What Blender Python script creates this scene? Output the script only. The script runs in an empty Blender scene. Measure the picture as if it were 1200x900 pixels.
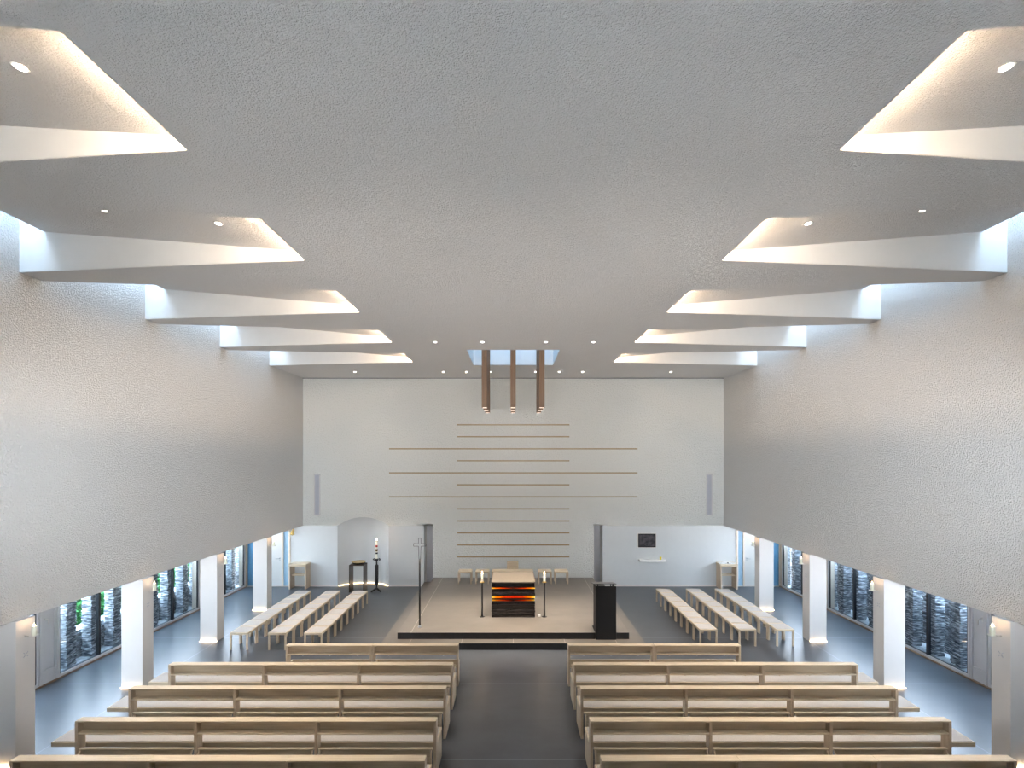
import bpy, bmesh, math, random
from mathutils import Vector, Matrix
random.seed(7)
S = bpy.context.scene
C = S.collection
PI = math.pi
EYE = 4.92; F = 600.0; CX = 601.5; CY = 534.6
D = 19.355          # distance of the altar wall
W = 7.95            # half width of the nave
AW = 10.1           # half width to the outside glazing
CEIL = EYE + 2.955
LINT = 2.295        # underside of the nave walls
Y0 = -2.5

# ------------------------------------------------------------------ materials
def newmat(name):
    m = bpy.data.materials.new(name); m.use_nodes = True
    nt = m.node_tree; b = nt.nodes['Principled BSDF']
    return m, nt, b
def N(nt, t, **kw):
    n = nt.nodes.new(t)
    for k, v in kw.items():
        if k in n.inputs: n.inputs[k].default_value = v
        else: setattr(n, k, v)
    return n
def coords(nt, scale=(1, 1, 1), kind='Object'):
    t = nt.nodes.new('ShaderNodeTexCoord'); mp = nt.nodes.new('ShaderNodeMapping')
    mp.inputs['Scale'].default_value = scale
    nt.links.new(t.outputs[kind], mp.inputs['Vector'])
    return mp.outputs['Vector']
def simple(name, col, rough=0.5, metal=0.0, spec=0.5, var=0.06, vscale=6.0, bump=0.0, bscale=60):
    m, nt, b = newmat(name)
    v = coords(nt)
    n = N(nt, 'ShaderNodeTexNoise', Scale=vscale, Detail=3.0)
    nt.links.new(v, n.inputs['Vector'])
    r = nt.nodes.new('ShaderNodeValToRGB')
    r.color_ramp.elements[0].position = 0.3; r.color_ramp.elements[1].position = 0.7
    r.color_ramp.elements[0].color = tuple(c*(1-var) for c in col)+(1,)
    r.color_ramp.elements[1].color = tuple(min(1, c*(1+var)) for c in col)+(1,)
    nt.links.new(n.outputs['Fac'], r.inputs['Fac']); nt.links.new(r.outputs['Color'], b.inputs['Base Color'])
    b.inputs['Roughness'].default_value = rough; b.inputs['Metallic'].default_value = metal
    b.inputs['Specular IOR Level'].default_value = spec
    if bump:
        n2 = N(nt, 'ShaderNodeTexNoise', Scale=bscale, Detail=4.0); nt.links.new(v, n2.inputs['Vector'])
        bp = N(nt, 'ShaderNodeBump', Strength=bump, Distance=0.01)
        nt.links.new(n2.outputs['Fac'], bp.inputs['Height']); nt.links.new(bp.outputs['Normal'], b.inputs['Normal'])
    return m
def plaster(name, col, dist=0.03, sc=1.0, strength=1.0):
    m, nt, b = newmat(name)
    v = coords(nt)
    a = N(nt, 'ShaderNodeTexNoise', Scale=22*sc, Detail=5.0, Roughness=0.6)
    w = N(nt, 'ShaderNodeTexVoronoi', Scale=30*sc)
    w.feature = 'SMOOTH_F1'
    nt.links.new(v, a.inputs['Vector']); nt.links.new(v, w.inputs['Vector'])
    r = nt.nodes.new('ShaderNodeValToRGB')
    r.color_ramp.elements[0].position = 0.42; r.color_ramp.elements[1].position = 0.68
    nt.links.new(a.outputs['Fac'], r.inputs['Fac'])
    mx = N(nt, 'ShaderNodeMath', operation='MULTIPLY_ADD'); mx.inputs[1].default_value = -0.6
    nt.links.new(w.outputs['Distance'], mx.inputs[0]); nt.links.new(r.outputs['Color'], mx.inputs[2])
    bp = N(nt, 'ShaderNodeBump', Strength=strength, Distance=dist)
    nt.links.new(mx.outputs[0], bp.inputs['Height']); nt.links.new(bp.outputs['Normal'], b.inputs['Normal'])
    b.inputs['Base Color'].default_value = col+(1,)
    b.inputs['Roughness'].default_value = 0.9; b.inputs['Specular IOR Level'].default_value = 0.2
    return m
def wood(name, c1, c2, rough=0.5, axis=0):
    m, nt, b = newmat(name)
    sc = [38, 38, 38]; sc[axis] = 1.6
    v = coords(nt, sc)
    n = N(nt, 'ShaderNodeTexNoise', Scale=1.0, Detail=5.0, Distortion=0.4)
    nt.links.new(v, n.inputs['Vector'])
    r = nt.nodes.new('ShaderNodeValToRGB')
    r.color_ramp.elements[0].position = 0.3; r.color_ramp.elements[1].position = 0.7
    r.color_ramp.elements[0].color = c1+(1,); r.color_ramp.elements[1].color = c2+(1,)
    nt.links.new(n.outputs['Fac'], r.inputs['Fac']); nt.links.new(r.outputs['Color'], b.inputs['Base Color'])
    b.inputs['Roughness'].default_value = rough; b.inputs['Specular IOR Level'].default_value = 0.35
    return m
def emit(name, col, strength):
    m, nt, b = newmat(name)
    b.inputs['Base Color'].default_value = col+(1,)
    b.inputs['Emission Color'].default_value = col+(1,)
    b.inputs['Emission Strength'].default_value = strength
    return m
def glassmat(name, tint=(0.9, 0.95, 0.97), refl=1.0):
    m = bpy.data.materials.new(name); m.use_nodes = True; nt = m.node_tree
    for n in list(nt.nodes): nt.nodes.remove(n)
    o = nt.nodes.new('ShaderNodeOutputMaterial'); t = nt.nodes.new('ShaderNodeBsdfTransparent'); g = nt.nodes.new('ShaderNodeBsdfGlossy')
    t.inputs['Color'].default_value = tint+(1,); g.inputs['Roughness'].default_value = 0.02
    lw = nt.nodes.new('ShaderNodeLayerWeight'); lw.inputs['Blend'].default_value = 0.5
    pw = N(nt, 'ShaderNodeMath', operation='POWER'); pw.inputs[1].default_value = 5.0; nt.links.new(lw.outputs['Facing'], pw.inputs[0])
    fr = N(nt, 'ShaderNodeMath', operation='MULTIPLY_ADD'); fr.inputs[1].default_value = 0.9; fr.inputs[2].default_value = 0.03; nt.links.new(pw.outputs[0], fr.inputs[0])
    mx = nt.nodes.new('ShaderNodeMixShader')
    nt.links.new(fr.outputs[0], mx.inputs[0]); nt.links.new(t.outputs[0], mx.inputs[1]); nt.links.new(g.outputs[0], mx.inputs[2])
    nt.links.new(mx.outputs[0], o.inputs[0])
    return m

WHITE = (0.80, 0.79, 0.77)
M = {}
M['rough'] = plaster('rough_plaster', (0.83, 0.82, 0.805), 0.028, 1.8)
M['rough_ceiling'] = plaster('rough_ceiling_plaster', (0.80, 0.785, 0.775), 0.011, 2.6)
M['rough_back'] = plaster('rough_altar_wall_plaster', (0.80, 0.81, 0.78), 0.020, 1.3)
M['smooth'] = simple('smooth_white_plaster', WHITE, 0.8, spec=0.2, var=0.01)
M['coffer'] = simple('coffer_white_paint', (0.74, 0.74, 0.73), 0.8, spec=0.2, var=0.01)
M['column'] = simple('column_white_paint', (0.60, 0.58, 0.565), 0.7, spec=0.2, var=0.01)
M['oak'] = wood('pale_oak', (0.53, 0.43, 0.30), (0.66, 0.565, 0.43), 0.5, 0)
M['oak_y'] = wood('pale_oak_lengthwise', (0.53, 0.43, 0.30), (0.66, 0.565, 0.43), 0.5, 1)
M['oak_z'] = wood('pale_oak_upright', (0.51, 0.40, 0.285), (0.63, 0.52, 0.40), 0.5, 2)
M['brownwood'] = wood('brown_pendant_wood', (0.12, 0.068, 0.036), (0.19, 0.11, 0.062), 0.5, 2)
M['strip'] = wood('strip_oak', (0.36, 0.27, 0.14), (0.46, 0.35, 0.20), 0.5, 0)
M['sill'] = wood('sill_wood', (0.22, 0.14, 0.09), (0.30, 0.20, 0.13), 0.5, 1)
M['felt'] = simple('light_felt', (0.48, 0.455, 0.435), 0.95, spec=0.05, var=0.12, vscale=120, bump=0.3, bscale=300)
M['dark_riser'] = simple('dark_stone_riser', (0.018, 0.019, 0.022), 0.45, var=0.2)
M['black'] = simple('black_metal', (0.006, 0.006, 0.007), 0.45, var=0.1)
M['blackmatt'] = simple('black_panel', (0.008, 0.008, 0.009), 0.6, var=0.1)
M['steel'] = simple('brushed_steel', (0.5, 0.5, 0.5), 0.3, metal=1.0)
M['darksteel'] = simple('dark_steel_outline', (0.10, 0.10, 0.105), 0.35, metal=0.6)
M['brass'] = simple('polished_brass', (0.75, 0.52, 0.20), 0.25, metal=1.0)
M['wax'] = simple('cream_wax', (0.85, 0.82, 0.70), 0.4, var=0.02)
M['waxgreen'] = simple('pale_green_wax', (0.70, 0.70, 0.58), 0.4, var=0.02)
M['red'] = simple('red_wax', (0.6, 0.05, 0.03), 0.4)
M['grille'] = simple('grey_fabric_grille', (0.42, 0.43, 0.48), 0.9, var=0.03)
M['recess'] = simple('grey_recess_paint', (0.74, 0.75, 0.80), 0.8, var=0.02)
M['frame'] = simple('grey_frame_paint', (0.58, 0.56, 0.56), 0.45, var=0.02)
M['darkframe'] = simple('dark_frame', (0.02, 0.021, 0.024), 0.4)
M['flame'] = emit('candle_flame', (1.0, 0.72, 0.40), 14.0)
M['led'] = emit('warm_led', (1.0, 0.72, 0.42), 9.0)
M['lampface'] = emit('lamp_face', (1.0, 0.93, 0.82), 5.0)
M['pendface'] = emit('pendant_lamp_face', (1.0, 0.80, 0.66), 1.6)
M['glass'] = glassmat('window_glass', (0.56, 0.61, 0.66))
M['skyglass'] = glassmat('skylight_glass', (0.58, 0.60, 0.62))
M['centreglass'] = glassmat('central_skylight_glass', (0.22, 0.265, 0.30))
M['fillglass'] = glassmat('fill_window_glass', (0.78, 0.78, 0.78))  # pane of the unseen window added for fill daylight
M['blueglass'] = simple('pale_blue_panel', (0.30, 0.45, 0.58), 0.25, var=0.05)
M['deepblue'] = simple('deep_blue_panel', (0.10, 0.25, 0.40), 0.3, var=0.05)
M['beige'] = simple('beige_jamb', (0.72, 0.62, 0.50), 0.5, var=0.03)
M['leaf'] = simple('white_door_paint', (0.68, 0.65, 0.61), 0.5, var=0.01)
M['altartop'] = simple('altar_slab_stone', (0.15, 0.125, 0.098), 0.5, var=0.12, vscale=30)
M['yellow'] = simple('yellow_glass', (0.75, 0.6, 0.03), 0.2)
M['gravel'] = simple('pale_gravel', (0.42, 0.42, 0.42), 0.9, var=0.3, vscale=20, bump=0.8)
M['basin'] = simple('white_ceramic', (0.85, 0.85, 0.84), 0.15, var=0.01)

# polished floor with fine pale joints
def floor_mat(name, base, xs, ys, xmax=None, rough=0.315):
    m, nt, b = newmat(name)
    t = nt.nodes.new('ShaderNodeTexCoord'); sp = nt.nodes.new('ShaderNodeSeparateXYZ')
    nt.links.new(t.outputs['Object'], sp.inputs[0])
    n = N(nt, 'ShaderNodeTexNoise', Scale=1.3, Detail=6.0, Roughness=0.6)
    mp = nt.nodes.new('ShaderNodeMapping'); mp.inputs['Scale'].default_value = (1, 1.6, 1)
    nt.links.new(t.outputs['Object'], mp.inputs[0]); nt.links.new(mp.outputs[0], n.inputs['Vector'])
    r = nt.nodes.new('ShaderNodeValToRGB')
    r.color_ramp.elements[0].position = 0.3; r.color_ramp.elements[1].position = 0.75
    r.color_ramp.elements[0].color = tuple(c*0.82 for c in base)+(1,); r.color_ramp.elements[1].color = tuple(c*1.22 for c in base)+(1,)
    nt.links.new(n.outputs['Fac'], r.inputs['Fac'])
    acc = None
    for axis, vals in ((0, xs), (1, ys)):
        for val in vals:
            s1 = N(nt, 'ShaderNodeMath', operation='SUBTRACT'); s1.inputs[1].default_value = val
            nt.links.new(sp.outputs[axis], s1.inputs[0])
            s2 = N(nt, 'ShaderNodeMath', operation='ABSOLUTE'); nt.links.new(s1.outputs[0], s2.inputs[0])
            s3 = N(nt, 'ShaderNodeMath', operation='LESS_THAN'); s3.inputs[1].default_value = 0.008
            nt.links.new(s2.outputs[0], s3.inputs[0])
            if acc is None: acc = s3.outputs[0]
            else:
                s4 = N(nt, 'ShaderNodeMath', operation='MAXIMUM')
                nt.links.new(acc, s4.inputs[0]); nt.links.new(s3.outputs[0], s4.inputs[1]); acc = s4.outputs[0]
    mx = N(nt, 'ShaderNodeMix', data_type='RGBA')
    nt.links.new(acc, mx.inputs['Factor']); nt.links.new(r.outputs['Color'], mx.inputs['A'])
    mx.inputs['B'].default_value = tuple(min(1, c*2.6) for c in base)+(1,)
    nt.links.new(mx.outputs['Result'], b.inputs['Base Color'])
    r2 = N(nt, 'ShaderNodeMapRange'); r2.inputs['To Min'].default_value = rough-0.02; r2.inputs['To Max'].default_value = rough+0.05
    nt.links.new(n.outputs['Fac'], r2.inputs['Value']); nt.links.new(r2.outputs[0], b.inputs['Roughness'])
    b.inputs['Specular IOR Level'].default_value = 0.6
    return m
M['floor'] = floor_mat('polished_grey_floor', (0.060, 0.066, 0.077), (-7.88, 7.88), (8.3, 11.08, 13.86, 16.6))
M['stage'] = floor_mat('platform_stone', (0.150, 0.132, 0.115), (-2.66, 2.66), (), rough=0.33)
M['tread'] = floor_mat('platform_tread_stone', (0.12, 0.107, 0.095), (-2.64, -1.32, 0, 1.32, 2.64), (), rough=0.33)

# slate
def slate(name, lo, hi):
    m, nt, b = newmat(name)
    v = coords(nt, (7, 7, 42))
    n = N(nt, 'ShaderNodeTexNoise', Scale=1.0, Detail=3.0)
    oi = nt.nodes.new('ShaderNodeObjectInfo')
    ad = N(nt, 'ShaderNodeVectorMath', operation='ADD')
    nt.links.new(v, ad.inputs[0]); nt.links.new(oi.outputs['Location'], ad.inputs[1]); nt.links.new(ad.outputs[0], n.inputs['Vector'])
    r = nt.nodes.new('ShaderNodeValToRGB')
    r.color_ramp.elements[0].position = 0.35; r.color_ramp.elements[1].position = 0.65
    r.color_ramp.elements[0].color = lo+(1,); r.color_ramp.elements[1].color = hi+(1,)
    e = r.color_ramp.elements.new(0.55); e.color = tuple((a*0.6+c*0.4) for a, c in zip(lo, hi))+(1,)
    nt.links.new(n.outputs['Fac'], r.inputs['Fac']); nt.links.new(r.outputs['Color'], b.inputs['Base Color'])
    b.inputs['Roughness'].default_value = 0.7
    return m
M['slate'] = slate('stacked_slate', (0.05, 0.065, 0.085), (0.80, 0.82, 0.84))
M['lowstone'] = slate('pale_stone', (0.22, 0.24, 0.26), (0.75, 0.76, 0.77))
M['green'] = slate('hedge_leaves', (0.015, 0.06, 0.02), (0.12, 0.55, 0.14))
M['darkhedge'] = slate('dark_hedge_leaves', (0.012, 0.02, 0.022), (0.10, 0.15, 0.16))

# glowing-coloured glass layer: yellow at the ends, deep red in the middle
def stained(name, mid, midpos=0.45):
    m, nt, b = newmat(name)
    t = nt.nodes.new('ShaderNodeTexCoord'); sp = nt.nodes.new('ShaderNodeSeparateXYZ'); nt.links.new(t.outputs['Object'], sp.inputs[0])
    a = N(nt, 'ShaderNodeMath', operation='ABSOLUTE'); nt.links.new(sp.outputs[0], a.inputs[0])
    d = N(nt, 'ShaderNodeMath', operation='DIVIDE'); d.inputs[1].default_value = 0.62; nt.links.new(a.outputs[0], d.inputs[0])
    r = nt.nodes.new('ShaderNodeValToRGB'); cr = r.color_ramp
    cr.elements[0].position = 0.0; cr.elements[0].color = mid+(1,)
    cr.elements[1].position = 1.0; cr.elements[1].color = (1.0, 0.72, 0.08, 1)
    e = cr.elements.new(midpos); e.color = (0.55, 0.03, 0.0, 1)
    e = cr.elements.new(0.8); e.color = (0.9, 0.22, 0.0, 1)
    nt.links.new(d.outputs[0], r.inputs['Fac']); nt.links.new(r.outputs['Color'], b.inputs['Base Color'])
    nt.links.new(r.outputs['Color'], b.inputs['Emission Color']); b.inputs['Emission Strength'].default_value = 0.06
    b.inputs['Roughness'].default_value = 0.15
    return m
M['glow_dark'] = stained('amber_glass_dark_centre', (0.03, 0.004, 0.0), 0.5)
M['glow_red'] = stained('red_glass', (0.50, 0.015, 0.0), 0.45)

# ------------------------------------------------------------------ mesh helpers
class MB:
    def __init__(s): s.bm = bmesh.new(); s.mats = []
    def mi(s, mat):
        if mat is None: return 0
        if mat not in s.mats: s.mats.append(mat)
        return s.mats.index(mat)
    def box(s, x0, x1, y0, y1, z0, z1, mat=None):
        x0, x1 = sorted((x0, x1)); y0, y1 = sorted((y0, y1)); z0, z1 = sorted((z0, z1))
        v = [s.bm.verts.new(p) for p in ((x0,y0,z0),(x1,y0,z0),(x1,y1,z0),(x0,y1,z0),(x0,y0,z1),(x1,y0,z1),(x1,y1,z1),(x0,y1,z1))]
        k = s.mi(mat)
        for f in ((3,2,1,0),(4,5,6,7),(0,1,5,4),(1,2,6,5),(2,3,7,6),(3,0,4,7)):
            s.bm.faces.new([v[i] for i in f]).material_index = k
        return s
    def hull8(s, pts, mat=None):
        v = [s.bm.verts.new(p) for p in pts]; k = s.mi(mat)
        for f in ((3,2,1,0),(4,5,6,7),(0,1,5,4),(1,2,6,5),(2,3,7,6),(3,0,4,7)):
            s.bm.faces.new([v[i] for i in f]).material_index = k
        return s
    def poly(s, pts, mat=None):
        f = s.bm.faces.new([s.bm.verts.new(p) for p in pts]); f.material_index = s.mi(mat); return s
    def prism(s, pts, vec, mat=None):
        k = s.mi(mat); vec = Vector(vec)
        a = [s.bm.verts.new(p) for p in pts]; b = [s.bm.verts.new(Vector(p)+vec) for p in pts]
        s.bm.faces.new(a[::-1]).material_index = k; s.bm.faces.new(b).material_index = k
        n = len(a)
        for i in range(n): s.bm.faces.new([a[i], a[(i+1) % n], b[(i+1) % n], b[i]]).material_index = k
        return s
    def lathe(s, prof, cx=0, cy=0, n=24, mat=None, cap=True):
        k = s.mi(mat); rings = []
        for r, z in prof:
            rings.append([s.bm.verts.new((cx+r*math.cos(2*PI*i/n), cy+r*math.sin(2*PI*i/n), z)) for i in range(n)])
        for a, b in zip(rings, rings[1:]):
            for i in range(n):
                f = s.bm.faces.new([a[i], a[(i+1) % n], b[(i+1) % n], b[i]]); f.material_index = k; f.smooth = True
        if cap:
            s.bm.faces.new(rings[0][::-1]).material_index = k; s.bm.faces.new(rings[-1]).material_index = k
        return s
    def tube(s, pts, r, n=8, mat=None):
        k = s.mi(mat); pts = [Vector(p) for p in pts]; rings = []
        for i, p in enumerate(pts):
            d = (pts[min(i+1, len(pts)-1)]-pts[max(i-1, 0)]).normalized()
            u = d.orthogonal().normalized() if abs(d.x) > 0.99 or i == 0 and False else d.cross(Vector((1, 0, 0)) if abs(d.x) < 0.9 else Vector((0, 0, 1))).normalized()
            w = d.cross(u)
            rr = r[i] if isinstance(r, (list, tuple)) else r
            rings.append([s.bm.verts.new(p+u*rr*math.cos(2*PI*j/n)+w*rr*math.sin(2*PI*j/n)) for j in range(n)])
        for a, b in zip(rings, rings[1:]):
            for i in range(n):
                f = s.bm.faces.new([a[i], a[(i+1) % n], b[(i+1) % n], b[i]]); f.material_index = k; f.smooth = True
        s.bm.faces.new(rings[0][::-1]).material_index = k; s.bm.faces.new(rings[-1]).material_index = k
        return s
    def build(s, name, mat=None, parent=None, bevel=0, loc=None, fix=True):
        if fix: bmesh.ops.recalc_face_normals(s.bm, faces=s.bm.faces)
        me = bpy.data.meshes.new(name); s.bm.to_mesh(me); s.bm.free()
        for m in (s.mats if s.mats else [mat]): me.materials.append(m)
        o = bpy.data.objects.new(name, me); C.objects.link(o)
        if parent: o.parent = parent
        if loc: o.location = loc
        if bevel:
            b = o.modifiers.new('edge', 'BEVEL'); b.width = bevel; b.segments = 2; b.limit_method = 'ANGLE'
        return o
def box(*a): return MB().box(*a)
def tag(o, label, cat, group=None):
    o['label'] = label; o['category'] = cat
    if group: o['group'] = group
    return o
def struct(o, label=None):
    o['kind'] = 'structure'
    if label: o['label'] = label
    return o
def thing(name, loc, label, cat, group=None, rz=0):
    o = bpy.data.objects.new(name, None); C.objects.link(o); o.location = loc; o.rotation_euler.z = rz
    o.empty_display_size = 0.1
    return tag(o, label, cat, group)
def dup(o, parent=None):
    c = o.copy(); C.objects.link(c)
    if parent: c.parent = parent
    for ch in list(o.children): dup(ch, c)
    return c
def light(name, kind, loc, energy, col, parent=None, rot=(0, 0, 0), **kw):
    l = bpy.data.lights.new(name, kind); l.energy = energy; l.color = col
    for k, v in kw.items(): setattr(l, k, v)
    o = bpy.data.objects.new(name, l); C.objects.link(o); o.location = loc; o.rotation_euler = rot
    if parent: o.parent = parent
    return o
ORD = ['first', 'second', 'third', 'fourth', 'fifth', 'sixth', 'seventh', 'eighth', 'ninth', 'tenth', 'eleventh', 'twelfth', 'thirteenth', 'fourteenth', 'fifteenth', 'sixteenth']

# ------------------------------------------------------------------ shell
struct(box(-AW-0.25, AW+0.25, Y0, D+1.2, -0.2, 0).build('floor', M['floor']))

# nave walls: thick rough plaster slabs carried on the columns, running up past the ceiling to the skylights
for s, side in ((-1, 'left'), (1, 'right')):
    mb = MB()
    mb.box(s*W, s*(W+0.42), 7.2, D, LINT, 9.3)
    mb.box(s*W, s*(W+0.42), Y0, 7.2, 0, 9.3)
    struct(mb.build('wall_'+side, M['rough']))
    # aisle roof and outer wall
    struct(box(s*(W+0.42), s*(AW+0.25), 7.2, D, LINT+0.2, LINT+0.4).build('ceiling', M['smooth']))
    mb = MB()
    mb.box(s*AW, s*(AW+0.25), Y0, 8.2, 0, LINT+0.4)
    mb.box(s*(W+0.42), s*AW, 7.0, 7.2, 0, LINT+0.4)
    struct(mb.build('wall_'+side, M['smooth']))

# altar wall with arched niche, two side recesses
NX0, NX1 = (395.5-CX)/31, (455.5-CX)/31
nc = (NX0+NX1)/2; nh = (NX1-NX0)/2; rise = 0.32
SP = LINT
T = 0.30
RX0, RX1 = 3.05, 3.38
mb = MB(); sm = MB()
R = M['rough_back']; SMH = M['smooth']
def wall_piece(b, x0, x1, z0, z1): b.box(x0, x1, D, D+T, z0, z1)
wall_piece(mb, -W, NX0, SP, 9.3)
wall_piece(mb, NX1, W, SP, 9.3)
wall_piece(mb, -RX0, RX0, 0, SP)
rr = (nh*nh+rise*rise)/(2*rise)
arc = []
for i in range(25):
    x = nc-nh+2*nh*i/24
    arc.append((x, D, SP+rise-rr+math.sqrt(rr*rr-(x-nc)**2)))
for i in range(24):
    a, b_ = arc[i], arc[i+1]
    mb.prism([a, b_, (b_[0], D, 9.3), (a[0], D, 9.3)], (0, T, 0))
struct(mb.build('wall_back', M['rough_back']))
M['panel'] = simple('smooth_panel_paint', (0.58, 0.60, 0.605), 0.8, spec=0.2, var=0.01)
wall_piece(sm, -AW, NX0, 0, SP); wall_piece(sm, NX1, -RX1, 0, SP)
wall_piece(sm, RX1, AW, 0, SP)
sm.box(-AW, -W, D, D+T, SP, SP+0.4); sm.box(W, AW, D, D+T, SP, SP+0.4)
struct(sm.build('wall_back', M['panel']))
# niche shell: concave half-drum
mb = MB(); ndep = 0.52
nr = (nh*nh+ndep*ndep)/(2*ndep)
cyl = []
for i in range(33):
    a = -1+2*i/32; ang = a*math.asin(nh/nr)
    cyl.append((nc+nr*math.sin(ang), D+ndep-nr+nr*math.cos(ang)))
for (x0, y0), (x1, y1) in zip(cyl, cyl[1:]):
    mb.prism([(x0, y0, 0), (x1, y1, 0), (x1, y1, 2.9), (x0, y0, 2.9)], (0, 0.05, 0))
mb.prism([(x, max(y, D+0.05), 2.75) for x, y in cyl], (0, 0, 0.05))
o = struct(mb.build('wall_back', M['panel']))
for f in o.data.polygons: f.use_smooth = False
# recess interiors beside the platform
for s in (-1, 1):
    mb = MB()
    mb.box(s*(RX0-0.02), s*(RX1+0.02), D+0.62, D+0.66, 0, SP+0.1, M['recess'])
    mb.box(s*RX1, s*(RX1+0.04), D+T-0.01, D+0.62, 0, SP+0.1, M['smooth'])
    mb.box(s*(RX0-0.04), s*RX0, D+T-0.01, D+0.62, 0, SP+0.1, M['smooth'])
    mb.box(s*(RX0-0.04), s*(RX1+0.04), D, D+0.66, SP, SP+0.05, M['smooth'])
    struct(mb.build('wall_back'))
# unseen window added behind the viewpoint for fill daylight, facing pale ground
mb = MB(); GX, GZ0, GZ1 = 3.4, 3.5, 5.1
mb.box(-AW, -GX, Y0-0.3, Y0, 0, 9.3); mb.box(GX, AW, Y0-0.3, Y0, 0, 9.3)
mb.box(-GX, GX, Y0-0.3, Y0, 0, GZ0); mb.box(-GX, GX, Y0-0.3, Y0, GZ1, 9.3)
struct(mb.build('wall_front', M['smooth']))
gw = bpy.data.objects.new('window_20', None); C.objects.link(gw); gw.location = (0, Y0-0.15, 0); struct(gw)
mb = MB()
for i in range(5): mb.box(-GX+i*2*GX/4-0.03, -GX+i*2*GX/4+0.03, -0.05, 0.05, GZ0, GZ1)
for z in (GZ0, GZ1): mb.box(-GX, GX, -0.05, 0.05, z-0.03, z+0.03)
mb.build('window_frame', M['frame'], gw)
box(-GX, GX, -0.005, 0.005, GZ0, GZ1).build('window_pane', M['fillglass'], gw)
M['bounce_ground'] = simple('pale_bounce_ground', (0.64, 0.56, 0.48), 0.8, var=0.1)
struct(box(-30, 30, -30, Y0-0.3, -0.25, -0.05).build('ground', M['bounce_ground']))  # unseen pale ground added to bounce daylight up to the ceiling
# gallery that carries the viewpoint; unseen parapet added to shade the pews
struct(box(-W, W, Y0, 0.18, 3.1, 3.3).build('floor', M['smooth']))
struct(box(-W, W, 0.18, 0.33, 3.1, 4.58).build('wall_gallery_shade', M['smooth']))
for gx in (-3.2, -1.2, 1.2, 3.2):  # unseen spots added to brighten the ceiling
    for ay, az, e_, a_ in ((18.0, 7.9, 420, 46), (11.0, 7.9, 105, 60)):
        l = light('unseen_ceiling_fill', 'SPOT', (gx, -0.1, 4.70), e_, (1.0, 0.93, 0.87), None, (0, 0, 0), spot_size=math.radians(a_), spot_blend=1.0, shadow_soft_size=0.08)
        l.rotation_euler = (Vector((gx*1.1, ay, az))-l.location).to_track_quat('-Z', 'Y').to_euler()
for s in (-1, 1):  # unseen cool spots added to lift the lower nave walls
    for ax, ay, az, e_ in ((2.4, 9.5, 3.6, 1000), (3.6, 15.0, 3.9, 1300)):
        l = light('unseen_wall_fill', 'SPOT', (s*ax, -0.1, 4.75), e_, (0.90, 0.95, 1.0), None, (0, 0, 0), spot_size=math.radians(44), spot_blend=1.0, shadow_soft_size=0.15)
        l.rotation_euler = (Vector((s*W, ay, az))-l.location).to_track_quat('-Z', 'Y').to_euler()

# baseboards
bx = []
for s in (-1, 1):
    segs = [(RX1, 8.40)] if s > 0 else [(RX1, -NX1), (-NX0, 8.40)]
    mb = MB()
    for a, b_ in segs: mb.box(s*a, s*b_, D-0.012, D, 0, 0.05)
    struct(mb.build('baseboard_back', M['leaf']))

# ceiling with side openings
cf = lambda k: (3.56+2.8*k, 4.95+2.785*k, 3.02+2.81*k, 5.42+2.82*k)   # inner near, inner far, outer near, outer far
IX, OX = 3.15, W
COVE = 2.99
mb = MB(); RC = M['rough_ceiling']; th = 0.012
SKX, SKY0, SKY1 = 1.29, 14.23, 16.63
def slab(pts): mb.prism([(x, y, CEIL) for x, y in pts], (0, 0, th))
slab([(-IX, Y0), (IX, Y0), (IX, SKY0), (-IX, SKY0)])
slab([(-IX, SKY0), (-SKX, SKY0), (-SKX, SKY1), (-IX, SKY1)])
slab([(SKX, SKY0), (IX, SKY0), (IX, SKY1), (SKX, SKY1)])
slab([(-IX, SKY1), (IX, SKY1), (IX, D-0.02), (-IX, D-0.02)])
for s in (-1, 1):
    prev = (Y0, Y0)
    for k in range(5):
        a, b_, na, fb = cf(k)
        slab([(s*IX, prev[0]), (s*OX, prev[1]), (s*OX, na), (s*IX, a)])
        prev = (b_, fb)
    slab([(s*IX, prev[0]), (s*OX, prev[1]), (s*OX, D-0.02), (s*IX, D-0.02)])
ceiling = struct(mb.build('ceiling', RC))
# dark strip standing in for the shadow gap between ceiling and altar wall
struct(box(-W, W, D-0.035, D-0.005, CEIL-0.02, CEIL+0.1).build('shadow_gap_strip', M['darksteel']))

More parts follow.
